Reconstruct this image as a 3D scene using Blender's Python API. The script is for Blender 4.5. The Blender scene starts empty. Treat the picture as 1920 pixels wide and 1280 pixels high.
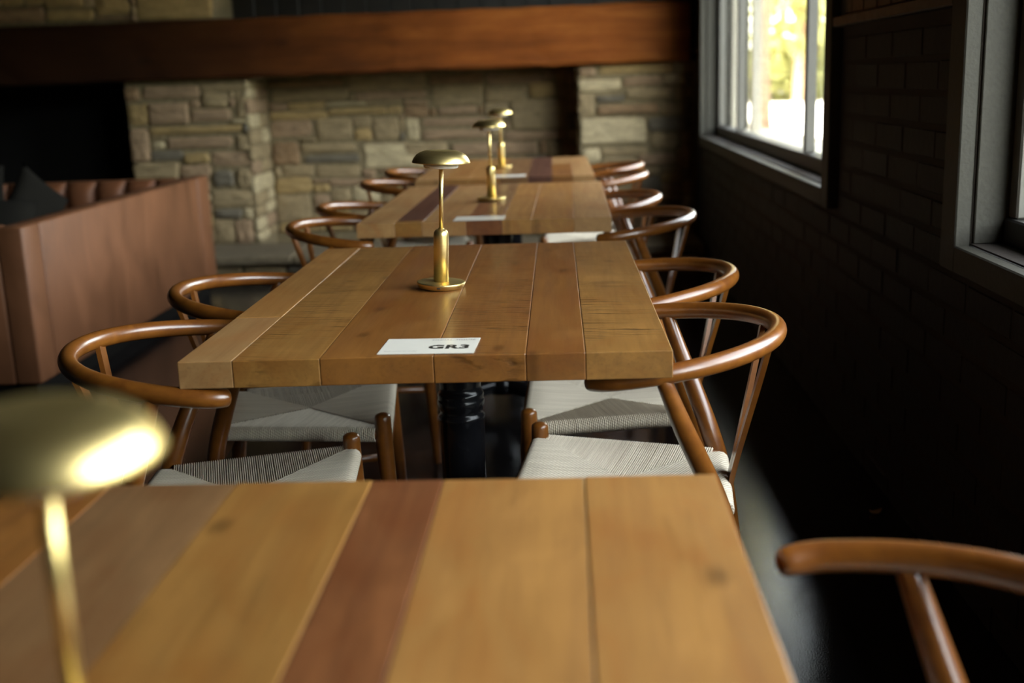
import bpy, bmesh, math, random
from mathutils import Vector, Matrix
random.seed(7)
S = bpy.context.scene
COL = S.collection
PI = math.pi
rad = math.radians

# ------------------------------------------------------------------ camera
cam_d = bpy.data.cameras.new('camera')
cam_d.sensor_width = 36.0
cam_d.sensor_fit = 'HORIZONTAL'
cam_d.lens = 2108.48 / 1920 * 36.0
cam_d.clip_start = 0.02
cam_d.clip_end = 400
cam_d.dof.use_dof = True
cam_d.dof.focus_distance = 2.02
cam_d.dof.aperture_fstop = 2.8
cam = bpy.data.objects.new('camera', cam_d)
COL.objects.link(cam)
Rt = Vector((0.99840368, 0.04419659, -0.03516756))
Up = Vector((0.02414766, 0.22885449, 0.97316109))
Fw = Vector((-0.05105866, 0.97245683, -0.22742192))
cam.matrix_world = Matrix(((Rt.x, Up.x, -Fw.x, 0.0), (Rt.y, Up.y, -Fw.y, 0.0), (Rt.z, Up.z, -Fw.z, 1.15628), (0, 0, 0, 1)))
S.camera = cam

# ------------------------------------------------------------------ sky, sun, exposure
S.view_settings.view_transform = 'Standard'
S.view_settings.look = 'None'
S.view_settings.gamma = 1.0
S.view_settings.use_curve_mapping = False
S.view_settings.exposure = 0.23
S.cycles.use_denoising = True
S.cycles.max_bounces = 10
S.cycles.diffuse_bounces = 5
S.cycles.glossy_bounces = 4
S.cycles.transparent_max_bounces = 12
S.cycles.caustics_reflective = False
S.cycles.caustics_refractive = False
S.cycles.sample_clamp_indirect = 6.0

world = bpy.data.worlds.new('sky')
S.world = world
world.use_nodes = True
wn, wl = world.node_tree.nodes, world.node_tree.links
wn.clear()
w_out = wn.new('ShaderNodeOutputWorld')
w_bg = wn.new('ShaderNodeBackground')
w_sky = wn.new('ShaderNodeTexSky')
w_sky.sky_type = 'NISHITA'
w_sky.sun_disc = False
w_sky.sun_elevation = rad(42)
w_sky.sun_rotation = rad(-80)
w_sky.air_density = 1.0
w_sky.dust_density = 3.0
w_hs = wn.new('ShaderNodeHueSaturation')
w_hs.inputs['Saturation'].default_value = 0.42
wl.new(w_sky.outputs[0], w_hs.inputs['Color'])
w_tint = wn.new('ShaderNodeMix')
w_tint.data_type = 'RGBA'
w_tint.blend_type = 'MULTIPLY'
w_tint.inputs[0].default_value = 1.0
w_tint.inputs[7].default_value = (1.0, 0.95, 0.86, 1)
wl.new(w_hs.outputs[0], w_tint.inputs[6])
wl.new(w_tint.outputs[2], w_bg.inputs['Color'])
w_bg.inputs['Strength'].default_value = 6.0
wl.new(w_bg.outputs[0], w_out.inputs['Surface'])

sun_d = bpy.data.lights.new('sun', 'SUN')
sun_d.energy = 13.0
sun_d.angle = rad(1.0)
sun_d.color = (1.0, 0.93, 0.80)
sun = bpy.data.objects.new('sun', sun_d)
sun.rotation_euler = (0, rad(-48), rad(-10))
COL.objects.link(sun)


def portal(name, loc, sx, sy, rot):
    d = bpy.data.lights.new(name, 'AREA')
    d.shape = 'RECTANGLE'
    d.size = sx
    d.size_y = sy
    d.cycles.is_portal = True
    o = bpy.data.objects.new(name, d)
    o.location = loc
    o.rotation_euler = rot
    COL.objects.link(o)


W_Z0, W_Z1 = 0.778, 2.42
# windows along the right wall: (y0, y1, mullion positions)
WINDOWS = [(3.72, 7.03, (4.505, 6.25)), (-0.10, 2.433, (1.15,))]
for i_, (a_, b_, m_) in enumerate(WINDOWS):
    portal('window_portal', (1.06, (a_ + b_) / 2, (W_Z0 + W_Z1) / 2), W_Z1 - W_Z0, b_ - a_, (0, rad(90), 0))

# ------------------------------------------------------------------ node materials
class NM:
    def __init__(s, name):
        s.m = bpy.data.materials.new(name)
        s.m.use_nodes = True
        s.n, s.l = s.m.node_tree.nodes, s.m.node_tree.links
        s.b = s.n['Principled BSDF']
        s.out = s.n['Material Output']

    def coord(s, kind='Object', scale=(1, 1, 1), rnd=0.0):
        tc = s.n.new('ShaderNodeTexCoord')
        src = tc.outputs[kind]
        if rnd:
            oi = s.n.new('ShaderNodeObjectInfo')
            mul = s.n.new('ShaderNodeMath'); mul.operation = 'MULTIPLY'; mul.inputs[1].default_value = rnd
            s.l.new(oi.outputs['Random'], mul.inputs[0])
            ad = s.n.new('ShaderNodeVectorMath'); ad.operation = 'ADD'
            s.l.new(src, ad.inputs[0]); s.l.new(mul.outputs[0], ad.inputs[1])
            src = ad.outputs[0]
        mp = s.n.new('ShaderNodeMapping')
        mp.inputs['Scale'].default_value = scale
        s.l.new(src, mp.inputs['Vector'])
        return mp.outputs[0]

    def noise(s, vec, scale=5, detail=4, rough=0.55, dist=0.0):
        t = s.n.new('ShaderNodeTexNoise')
        t.inputs['Scale'].default_value = scale
        t.inputs['Detail'].default_value = detail
        t.inputs['Roughness'].default_value = rough
        t.inputs['Distortion'].default_value = dist
        s.l.new(vec, t.inputs['Vector'])
        return t.outputs['Fac']

    def ramp(s, fac, stops):
        r = s.n.new('ShaderNodeValToRGB')
        e = r.color_ramp.elements
        while len(e) < len(stops):
            e.new(0.5)
        for i, (p, c) in enumerate(stops):
            e[i].position = p
            e[i].color = (c[0], c[1], c[2], 1) if not isinstance(c, (int, float)) else (c, c, c, 1)
        s.l.new(fac, r.inputs[0])
        return r.outputs['Color']

    def mix(s, fac, a, b, mode='MIX'):
        x = s.n.new('ShaderNodeMix')
        x.data_type = 'RGBA'
        x.blend_type = mode
        for sock, v in ((x.inputs[0], fac), (x.inputs[6], a), (x.inputs[7], b)):
            if isinstance(v, (int, float)):
                sock.default_value = v
            elif isinstance(v, tuple):
                sock.default_value = (v[0], v[1], v[2], 1)
            else:
                s.l.new(v, sock)
        return x.outputs[2]

    def math(s, op, a, b=0.0):
        x = s.n.new('ShaderNodeMath'); x.operation = op
        for sock, v in ((x.inputs[0], a), (x.inputs[1], b)):
            if isinstance(v, (int, float)):
                sock.default_value = v
            else:
                s.l.new(v, sock)
        return x.outputs[0]

    def bump(s, h, strength=0.3, dist=0.01, normal=None):
        b = s.n.new('ShaderNodeBump')
        b.inputs['Strength'].default_value = strength
        b.inputs['Distance'].default_value = dist
        s.l.new(h, b.inputs['Height'])
        if normal is not None:
            s.l.new(normal, b.inputs['Normal'])
        s.l.new(b.outputs[0], s.b.inputs['Normal'])
        return b.outputs[0]

    def set(s, **k):
        for key, v in k.items():
            sock = s.b.inputs[key.replace('_', ' ')]
            if isinstance(v, tuple):
                sock.default_value = (v[0], v[1], v[2], 1)
            elif isinstance(v, (int, float)):
                sock.default_value = v
            else:
                s.l.new(v, sock)
        return s


def plain(name, col, rough=0.5, metal=0.0, nscale=40, amt=0.15, bump=0.1, bdist=0.002, **k):
    m = NM(name)
    v = m.coord('Object', (1, 1, 1))
    f = m.noise(v, nscale, 4)
    lo = tuple(c * (1 - amt) for c in col)
    hi = tuple(min(1, c * (1 + amt)) for c in col)
    m.set(Base_Color=m.ramp(f, [(0.3, lo), (0.7, hi)]), Roughness=rough, Metallic=metal, **k)
    if bump:
        m.bump(f, bump, bdist)
    return m.m


def mat_plank(name, dark, light, saw=0.0, along='Y', rough=0.34, knots=0.5, grain=1.0):
    m = NM(name)
    st = (1.0, 0.055, 1.0) if along == 'Y' else (0.055, 1.0, 1.0)
    v = m.coord('Object', st, rnd=37.0)
    vi = m.coord('Object', (1, 1, 1), rnd=37.0)
    g1 = m.noise(v, 38 * grain, 6, 0.6, 0.4)
    g2 = m.noise(v, 170 * grain, 3, 0.6)
    big = m.noise(vi, 5.0, 3, 0.5)
    g = m.math('ADD', m.math('MULTIPLY', g1, 0.55), m.math('MULTIPLY', big, 0.45))
    col = m.ramp(g, [(0.30, dark), (0.52, tuple((a + b) / 2 for a, b in zip(dark, light))), (0.72, light)])
    col = m.mix(m.math('MULTIPLY', m.ramp(g2, [(0.52, 0.0), (0.66, 1.0)]), 0.22), col, tuple(c * 0.45 for c in dark))
    blot = m.noise(m.coord('Object', (1.0, 0.38, 1.0) if along == 'Y' else (0.38, 1.0, 1.0), rnd=71.0), 11.0, 4, 0.6, 0.8)
    col = m.mix(m.math('MULTIPLY', m.ramp(blot, [(0.48, 0.0), (0.66, 1.0)]), 0.45), col, (dark[0] * 1.05, dark[1] * 0.80, dark[2] * 0.62))
    col = m.mix(m.math('MULTIPLY', m.ramp(blot, [(0.30, 1.0), (0.44, 0.0)]), 0.35), col, tuple(min(1.0, c * 1.25) for c in light))
    # small knots
    vo = m.n.new('ShaderNodeTexVoronoi')
    vo.voronoi_dimensions = '2D'
    vo.inputs['Scale'].default_value = 5.0
    vo.inputs['Randomness'].default_value = 1.0
    m.l.new(m.coord('Object', (1.0, 0.55, 0.4) if along == 'Y' else (0.55, 1.0, 0.4), rnd=53.0), vo.inputs['Vector'])
    kd = m.math('ADD', vo.outputs['Distance'], m.math('MULTIPLY', m.math('SUBTRACT', g2, 0.5), 0.10))
    kn = m.ramp(kd, [(0.015, 1.0), (0.075, 0.0)])
    col = m.mix(m.math('MULTIPLY', kn, knots), col, tuple(c * 0.22 for c in dark))
    h = m.math('MULTIPLY', g2, 0.5)
    if saw:
        wv = m.n.new('ShaderNodeTexWave')
        wv.wave_type = 'BANDS'
        wv.bands_direction = 'Y' if along == 'Y' else 'X'
        wv.inputs['Scale'].default_value = 20.0
        wv.inputs['Distortion'].default_value = 6.0
        wv.inputs['Detail'].default_value = 4.0
        wv.inputs['Detail Scale'].default_value = 2.2
        # blade strokes run across the board, slightly slanted
        sk = m.n.new('ShaderNodeMapping')
        sk.inputs['Rotation'].default_value = (0, 0, rad(9))
        m.l.new(m.coord('Object', (1.0, 1.0, 1.0), rnd=11.0), sk.inputs['Vector'])
        sq = m.n.new('ShaderNodeMapping')
        sq.inputs['Scale'].default_value = (0.22, 1.0, 1.0) if along == 'Y' else (1.0, 0.22, 1.0)
        m.l.new(sk.outputs[0], sq.inputs['Vector'])
        m.l.new(sq.outputs[0], wv.inputs['Vector'])
        dash = m.ramp(m.noise(sq.outputs[0], 46.0, 3, 0.6), [(0.42, 0.0), (0.60, 1.0)])
        patch = m.ramp(m.noise(vi, 6.0, 2), [(0.40, 0.12), (0.56, 1.0)])
        sw = m.math('MULTIPLY', m.math('MULTIPLY', m.ramp(wv.outputs['Fac'], [(0.62, 0.0), (0.95, 1.0)]), patch), dash)
        col = m.mix(m.math('MULTIPLY', sw, 0.85 * saw), col, tuple(c * 0.35 for c in dark))
        h = m.math('SUBTRACT', h, m.math('MULTIPLY', sw, 2.2 * saw))
    m.set(Base_Color=col, Roughness=m.ramp(g1, [(0.3, rough + 0.08), (0.7, rough - 0.04)]))
    m.b.inputs['Coat Weight'].default_value = 0.12
    m.b.inputs['Coat Roughness'].default_value = 0.16
    m.bump(h, 0.25, 0.0012)
    return m.m


M = {}
WOODS = {
    'tan': ((0.205, 0.090, 0.022), (0.330, 0.160, 0.044)),
    'sand': ((0.165, 0.074, 0.016), (0.280, 0.132, 0.032)),
    'honey': ((0.135, 0.050, 0.010), (0.215, 0.086, 0.018)),
    'brown': ((0.112, 0.054, 0.020), (0.190, 0.097, 0.038)),
    'red': ((0.095, 0.030, 0.009), (0.195, 0.072, 0.024)),
    'plum': ((0.055, 0.020, 0.012), (0.095, 0.038, 0.022)),
    'pale': ((0.230, 0.115, 0.040), (0.350, 0.195, 0.075)),
}
for k_, (d_, l_) in WOODS.items():
    M[k_] = mat_plank('plank_' + k_, d_, l_)
    M[k_ + '_sawn'] = mat_plank('plank_sawn_' + k_, d_, l_, saw=1.0)


def mat_chair():
    m = NM('chair_stained_wood')
    v = m.coord('Object', (1, 1, 1))
    g = m.noise(v, 26, 5, 0.6, 0.6)
    m.set(Base_Color=m.ramp(g, [(0.3, (0.110, 0.033, 0.005)), (0.7, (0.195, 0.067, 0.009))]), Roughness=0.30)
    m.b.inputs['Coat Weight'].default_value = 0.35
    m.b.inputs['Coat Roughness'].default_value = 0.22
    return m.m


M['chair'] = mat_chair()


def mat_cord():
    m = NM('paper_cord')
    tc = m.n.new('ShaderNodeTexCoord')
    sp = m.n.new('ShaderNodeSeparateXYZ')
    m.l.new(tc.outputs['UV'], sp.inputs[0])
    # two-ply twist along each strand
    ph = m.math('ADD', m.math('MULTIPLY', sp.outputs['Y'], 2 * PI / 0.0065), m.math('MULTIPLY', sp.outputs['X'], 2 * PI))
    tw = m.math('SINE', ph)
    n1 = m.noise(tc.outputs['Object'], 60, 3)
    ob = m.noise(m.coord('UV', (0.43, 1.5, 1)), 3.1, 2)
    c = m.ramp(ob, [(0.3, (0.56, 0.485, 0.37)), (0.7, (0.72, 0.64, 0.505))])
    c = m.mix(m.math('MULTIPLY', m.ramp(tw, [(0.0, 1.0), (0.5, 0.0)]), 0.30), c, (0.33, 0.27, 0.18))
    m.set(Base_Color=c, Roughness=0.75)
    m.bump(m.math('ADD', tw, m.math('MULTIPLY', n1, 0.5)), 0.5, 0.0006)
    return m.m


M['cord'] = mat_cord()


def mat_brass():
    m = NM('satin_brass')
    g = m.noise(m.coord('Object', (1, 1, 30)), 30, 2)
    m.set(Base_Color=m.ramp(g, [(0.3, (0.82, 0.62, 0.24)), (0.7, (0.88, 0.68, 0.29))]), Metallic=1.0, Roughness=0.36)
    return m.m


M['brass'] = mat_brass()
M['diffuser'] = plain('lamp_diffuser', (0.80, 0.76, 0.70), 0.45, bump=0)
M['slot'] = plain('dark_slot', (0.01, 0.01, 0.01), 0.5, bump=0)
M['black_paint'] = plain('gloss_black_paint', (0.006, 0.006, 0.007), 0.20, nscale=30, bump=0.06, Specular_IOR_Level=0.25)
M['card'] = plain('card_paper', (0.66, 0.62, 0.54), 0.35, bump=0, amt=0.02)
M['card'].node_tree.nodes['Principled BSDF'].inputs['Coat Weight'].default_value = 0.25
M['card'].node_tree.nodes['Principled BSDF'].inputs['Coat Roughness'].default_value = 0.08
M['ink'] = plain('black_ink', (0.012, 0.012, 0.012), 0.4, bump=0)
M['ink_grey'] = plain('grey_ink', (0.20, 0.19, 0.18), 0.4, bump=0)


def mat_stone(name, c, slate=False):
    m = NM(name)
    v = m.coord('Object', (1, 1, 1), rnd=29.0)
    vs = m.coord('Object', (1.0, 1.0, 3.0), rnd=29.0)
    n1 = m.noise(vs, 9, 5, 0.6, 0.3)
    n2 = m.noise(v, 45, 5, 0.65)
    f = m.math('ADD', m.math('MULTIPLY', n1, 0.6), m.math('MULTIPLY', n2, 0.4))
    lo = tuple(x * 0.62 for x in c); hi = tuple(min(1, x * 1.32) for x in c)
    m.set(Base_Color=m.ramp(f, [(0.32, lo), (0.5, c), (0.68, hi)]), Roughness=0.85)
    m.bump(f, 0.7, 0.010)
    return m.m


STONE_COL = [(0.265, 0.190, 0.098), (0.275, 0.178, 0.100), (0.130, 0.106, 0.072), (0.320, 0.212, 0.085), (0.225, 0.135, 0.066), (0.420, 0.330, 0.190)]
M_STONE = [mat_stone('stone_' + n, c) for n, c in zip(('tan', 'pink', 'slate', 'ochre', 'brown', 'pale'), STONE_COL)]
M['mortar'] = plain('mortar', (0.185, 0.138, 0.072), 0.95, nscale=60, amt=0.3, bump=0.6, bdist=0.01)
M['near_black'] = plain('sooty_firebrick', (0.008, 0.007, 0.006), 0.95, nscale=12, bump=0.3, bdist=0.01)
M['hearth'] = mat_stone('hearth_flagstone', (0.155, 0.118, 0.068))


def mat_beam():
    m = NM('hewn_beam')
    v = m.coord('Object', (0.07, 1, 1), rnd=0)
    vi = m.coord('Object', (1, 1, 1))
    g1 = m.noise(v, 22, 6, 0.62, 0.5)
    big = m.noise(m.coord('Object', (0.5, 1, 1)), 3.0, 4, 0.6)
    g = m.math('ADD', m.math('MULTIPLY', g1, 0.5), m.math('MULTIPLY', big, 0.5))
    col = m.ramp(g, [(0.32, (0.095, 0.025, 0.005)), (0.5, (0.175, 0.048, 0.008)), (0.68, (0.25, 0.080, 0.014))])
    vo = m.n.new('ShaderNodeTexVoronoi'); vo.inputs['Scale'].default_value = 2.3
    m.l.new(m.coord('Object', (0.8, 0.3, 1.2)), vo.inputs['Vector'])
    col = m.mix(m.math('MULTIPLY', m.ramp(vo.outputs['Distance'], [(0.05, 1.0), (0.13, 0.0)]), 0.75), col, (0.035, 0.013, 0.006))
    # beam colour darkens gradually towards the left end, darkest over the firebox
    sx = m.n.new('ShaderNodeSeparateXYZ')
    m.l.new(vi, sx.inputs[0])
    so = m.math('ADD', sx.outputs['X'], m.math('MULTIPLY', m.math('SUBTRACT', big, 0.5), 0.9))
    near_black = m.ramp(m.math('MULTIPLY', m.math('ADD', so, 3.0), 0.4), [(0.0, 0.93), (0.35, 0.80), (0.66, 0.38), (1.0, 0.0)])
    col = m.mix(near_black, col, (0.014, 0.006, 0.003))
    m.set(Base_Color=col, Roughness=0.68)
    m.b.inputs['Specular IOR Level'].default_value = 0.1
    m.bump(m.math('ADD', g, m.math('MULTIPLY', m.noise(vi, 60, 4), 0.3)), 0.5, 0.008)
    return m.m


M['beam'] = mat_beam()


def mat_brick():
    m = NM('painted_brick')
    v = m.coord('Object', (1, 1, 1), rnd=31.0)
    n1 = m.noise(v, 35, 5, 0.65)
    oi = m.n.new('ShaderNodeObjectInfo')
    c = m.mix(oi.outputs['Random'], (0.011, 0.0068, 0.0045), (0.0135, 0.011, 0.0075))
    c = m.mix(m.math('MULTIPLY', n1, 0.5), c, (0.013, 0.010, 0.008))
    m.set(Base_Color=c, Roughness=0.7)
    m.b.inputs['Specular IOR Level'].default_value = 0.3
    m.bump(n1, 0.5, 0.004)
    return m.m


M['brick'] = mat_brick()
M['joint'] = plain('dark_mortar', (0.024, 0.016, 0.010), 0.9, nscale=80, bump=0.5)
M['board'] = mat_plank('dark_panel_board', (0.010, 0.008, 0.006), (0.022, 0.017, 0.013), along='X', rough=0.5)
M['trim'] = plain('charcoal_trim_paint', (0.052, 0.048, 0.037), 0.6, nscale=90, amt=0.08, bump=0.35, bdist=0.003, Specular_IOR_Level=0.22)
M["sill"] = plain("gloss_charcoal_sill", (0.10, 0.095, 0.085), 0.13, nscale=60, amt=0.06)
M['sash'] = plain('dark_sash_paint', (0.095, 0.088, 0.074), 0.4, nscale=60, amt=0.06)
M['sash_shaded'] = plain('shaded_rail_paint', (0.02, 0.018, 0.015), 0.5, nscale=60, amt=0.06)  # bottom rail darkened in colour for the shade on its room side
M['sash_out'] = plain('cream_exterior_frame', (0.66, 0.60, 0.47), 0.5, nscale=30, amt=0.05)
M['plaster'] = plain('dark_plaster', (0.014, 0.011, 0.009), 0.8, nscale=20)
M['ceiling'] = plain('dark_ceiling_boards', (0.020, 0.015, 0.010), 0.7, nscale=10)
M['gravel'] = plain('pale_gravel', (0.72, 0.68, 0.60), 0.95, nscale=3, amt=0.1, bump=0.3)
M['earth'] = plain('dark_garden_soil', (0.085, 0.075, 0.045), 0.95, nscale=1.5, amt=0.4, bump=0.4)
M['added_woods'] = plain('dark_woodland', (0.05, 0.065, 0.018), 0.9, nscale=2, amt=0.4, bump=0)
M['bark'] = plain('tree_bark', (0.30, 0.20, 0.12), 0.9, nscale=14, amt=0.4, bump=0.7, bdist=0.03)


def mat_leaf(name, c):
    m = NM(name)
    f = m.noise(m.coord('Object', (1, 1, 1)), 1.7, 3)
    col = m.ramp(f, [(0.3, tuple(x * 0.7 for x in c)), (0.7, tuple(min(1, x * 1.3) for x in c))])
    m.set(Base_Color=col, Roughness=0.6)
    tr = m.n.new('ShaderNodeBsdfTranslucent')
    m.l.new(col, tr.inputs['Color'])
    mx = m.n.new('ShaderNodeMixShader'); mx.inputs[0].default_value = 0.5
    m.l.new(m.b.outputs[0], mx.inputs[1]); m.l.new(tr.outputs[0], mx.inputs[2])
    m.l.new(mx.outputs[0], m.out.inputs['Surface'])
    return m.m


M['leaf_green'] = mat_leaf('leaves_green', (0.36, 0.36, 0.13))
M['leaf_gold'] = mat_leaf('leaves_gold', (0.55, 0.45, 0.20))


def mat_glass():
    m = NM('window_glass')
    tr = m.n.new('ShaderNodeBsdfTransparent'); tr.inputs[0].default_value = (0.94, 0.96, 0.95, 1)
    gl = m.n.new('ShaderNodeBsdfGlossy'); gl.inputs['Roughness'].default_value = 0.01
    ge = m.n.new('ShaderNodeNewGeometry')
    dt = m.n.new('ShaderNodeVectorMath'); dt.operation = 'DOT_PRODUCT'
    m.l.new(ge.outputs['Incoming'], dt.inputs[0]); m.l.new(ge.outputs['Normal'], dt.inputs[1])
    c5 = m.math('POWER', m.math('SUBTRACT', 1.0, m.math('ABSOLUTE', dt.outputs['Value'])), 5.0)
    fac = m.math('ADD', m.math('MULTIPLY', c5, 0.96), 0.04)
    mx = m.n.new('ShaderNodeMixShader')
    m.l.new(fac, mx.inputs[0]); m.l.new(tr.outputs[0], mx.inputs[1]); m.l.new(gl.outputs[0], mx.inputs[2])
    m.l.new(mx.outputs[0], m.out.inputs['Surface'])
    return m.m


M['glass'] = mat_glass()


def mat_floor():
    m = NM('sealed_black_floor')
    v = m.coord('Object', (1, 1, 1))
    n1 = m.noise(v, 260, 3, 0.6)
    n2 = m.noise(v, 3.5, 4, 0.6)
    m.set(Base_Color=m.ramp(n2, [(0.3, (0.008, 0.007, 0.007)), (0.7, (0.016, 0.014, 0.014))]), Roughness=m.ramp(n2, [(0.3, 0.05), (0.7, 0.10)]))
    m.bump(n1, 0.10, 0.002)
    return m.m


M['floor'] = mat_floor()


def mat_leather(name, c, rough=0.45):
    m = NM(name)
    v = m.coord('Object', (1, 1, 1))
    n1 = m.noise(m.coord('Object', (1, 1.5, 0.6)), 3.2, 5, 0.6, 0.8)
    n2 = m.noise(v, 220, 3)
    m.set(Base_Color=m.ramp(n1, [(0.3, tuple(x * 0.72 for x in c)), (0.7, tuple(x * 1.28 for x in c))]), Roughness=m.ramp(n1, [(0.3, rough), (0.7, rough + 0.12)]))
    m.b.inputs['Specular IOR Level'].default_value = 0.28
    m.bump(m.math('ADD', m.math('MULTIPLY', n1, 2.0), m.math('MULTIPLY', n2, 0.4)), 0.3, 0.006)
    return m.m


M['leather'] = mat_leather('brown_leather', (0.140, 0.056, 0.024))
M['leather_dark'] = mat_leather('tufted_leather', (0.14, 0.052, 0.022))
M['toe'] = plain('black_plinth', (0.006, 0.005, 0.004), 0.9, Specular_IOR_Level=0.1)
M['cushion'] = plain('grey_cushion_cloth', (0.009, 0.008, 0.0065), 1.0, nscale=120, bump=0.4, Specular_IOR_Level=0.05)
M['dry_leaf'] = plain('dry_leaf', (0.42, 0.24, 0.10), 0.8, nscale=50)


# ------------------------------------------------------------------ builders
def mesh_obj(name, verts, faces, mat, parent=None, smooth=False, loc=(0, 0, 0), rot=(0, 0, 0), data=None):
    if data is None:
        data = bpy.data.meshes.new(name)
        data.from_pydata(verts, [], faces)
        data.update()
        if mat is not None:
            data.materials.append(mat)
        if smooth:
            data.polygons.foreach_set('use_smooth', [True] * len(data.polygons))
    o = bpy.data.objects.new(name, data)
    o.location = loc
    o.rotation_euler = rot
    COL.objects.link(o)
    if parent is not None:
        o.parent = parent
    return o


def bm_obj(name, bm, mat, parent=None, smooth=False, **k):
    me = bpy.data.meshes.new(name)
    bm.normal_update()
    bm.to_mesh(me)
    bm.free()
    me.materials.append(mat)
    if smooth:
        me.polygons.foreach_set('use_smooth', [True] * len(me.polygons))
    return mesh_obj(name, None, None, None, parent, data=me, **k)


def tag(o, label=None, category=None, group=None, kind=None):
    if label: o['label'] = label
    if category: o['category'] = category
    if group: o['group'] = group
    if kind: o['kind'] = kind
    return o


def empty(name, loc=(0, 0, 0), rz=0.0):
    o = bpy.data.objects.new(name, None)
    o.empty_display_size = 0.1
    o.location = loc
    o.rotation_euler = (0, 0, rz)
    COL.objects.link(o)
    return o


def copy_tree(o, parent=None):
    c = o.copy()
    COL.objects.link(c)
    c.parent = parent
    for ch in list(o.children):
        copy_tree(ch, c)
    return c


def bm_box(bm, x0, y0, z0, x1, y1, z1, bevel=0.0, seg=1):
    r = bmesh.ops.create_cube(bm, size=1.0)
    vs = r['verts']
    for v in vs:
        v.co = Vector((x0 + (v.co.x + .5) * (x1 - x0), y0 + (v.co.y + .5) * (y1 - y0), z0 + (v.co.z + .5) * (z1 - z0)))
    if bevel:
        es = list({e for v in vs for e in v.link_edges})
        bmesh.ops.bevel(bm, geom=es, offset=bevel, segments=seg, profile=0.5, affect='EDGES')


def box(name, x0, y0, z0, x1, y1, z1, mat, parent=None, bevel=0.0, seg=1, smooth=False, origin=False):
    bm = bmesh.new()
    if origin:
        cx, cy, cz = (x0 + x1) / 2, (y0 + y1) / 2, (z0 + z1) / 2
        bm_box(bm, x0 - cx, y0 - cy, z0 - cz, x1 - cx, y1 - cy, z1 - cz, bevel, seg)
        return bm_obj(name, bm, mat, parent, smooth, loc=(cx, cy, cz))
    bm_box(bm, x0, y0, z0, x1, y1, z1, bevel, seg)
    return bm_obj(name, bm, mat, parent, smooth)


def revolve(name, prof, mat, parent=None, n=48, smooth=True, loc=(0, 0, 0)):
    vs, fs = [], []
    for (r, z) in prof:
        for i in range(n):
            a = 2 * PI * i / n
            vs.append((r * math.cos(a), r * math.sin(a), z))
    for j in range(len(prof) - 1):
        for i in range(n):
            k = (i + 1) % n
            fs.append((j * n + i, j * n + k, (j + 1) * n + k, (j + 1) * n + i))
    fs.append(tuple(range(n - 1, -1, -1)))
    fs.append(tuple((len(prof) - 1) * n + i for i in range(n)))
    return mesh_obj(name, vs, fs, mat, parent, smooth, loc)


def catmull(pts, per=6):
    out = []
    P = [Vector(p) for p in pts]
    n = len(P)
    for i in range(n - 1):
        p0 = P[i - 1] if i else P[i] * 2 - P[i + 1]
        p3 = P[i + 2] if i + 2 < n else P[i + 1] * 2 - P[i]
        for s in range(per):
            t = s / per
            out.append(0.5 * ((2 * P[i]) + (P[i + 1] - p0) * t + (2 * p0 - 5 * P[i] + 4 * P[i + 1] - p3) * t * t + (3 * P[i] - p0 - 3 * P[i + 1] + p3) * t ** 3))
    out.append(P[-1])
    return out


def tube_geo(path, radii, n=12, cap=True, flat=(1.0, 1.0)):
    """rings along a path with parallel-transported frames; rounded caps"""
    P = [Vector(p) for p in path]
    R = list(radii)
    if cap:
        for end in (0, 1):
            a, b = (P[0], P[1]) if end == 0 else (P[-1], P[-2])
            d = (a - b).normalized()
            r = R[0] if end == 0 else R[-1]
            ext = [(a + d * r * 0.55 * math.sin(t), r * math.cos(t)) for t in (0.45, 0.85, 1.2, 1.5)]
            if end == 0:
                P = [e[0] for e in reversed(ext)] + P
                R = [e[1] for e in reversed(ext)] + R
            else:
                P = P + [e[0] for e in ext]
                R = R + [e[1] for e in ext]
    m = len(P)
    T = [(P[min(i + 1, m - 1)] - P[max(i - 1, 0)]).normalized() for i in range(m)]
    ref = Vector((0, 0, 1)) if abs(T[0].z) < 0.9 else Vector((1, 0, 0))
    N = (ref - T[0] * ref.dot(T[0])).normalized()
    vs, fs = [], []
    for i in range(m):
        N = (N - T[i] * N.dot(T[i])).normalized()
        B = T[i].cross(N)
        for k in range(n):
            a = 2 * PI * k / n
            vs.append(P[i] + N * (math.cos(a) * R[i] * flat[0]) + B * (math.sin(a) * R[i] * flat[1]))
    for i in range(m - 1):
        for k in range(n):
            q = (k + 1) % n
            fs.append((i * n + k, i * n + q, (i + 1) * n + q, (i + 1) * n + k))
    fs.append(tuple(range(n - 1, -1, -1)))
    fs.append(tuple((m - 1) * n + k for k in range(n)))
    return vs, fs


def tube(name, path, radii, mat, parent=None, n=12, cap=True, flat=(1.0, 1.0)):
    vs, fs = tube_geo(path, radii, n, cap, flat)
    return mesh_obj(name, vs, fs, mat, parent, True)


def lerp_list(vals, m):
    out = []
    for i in range(m):
        t = i / (m - 1) * (len(vals) - 1)
        k = min(int(t), len(vals) - 2)
        out.append(vals[k] + (vals[k + 1] - vals[k]) * (t - k))
    return out


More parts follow.
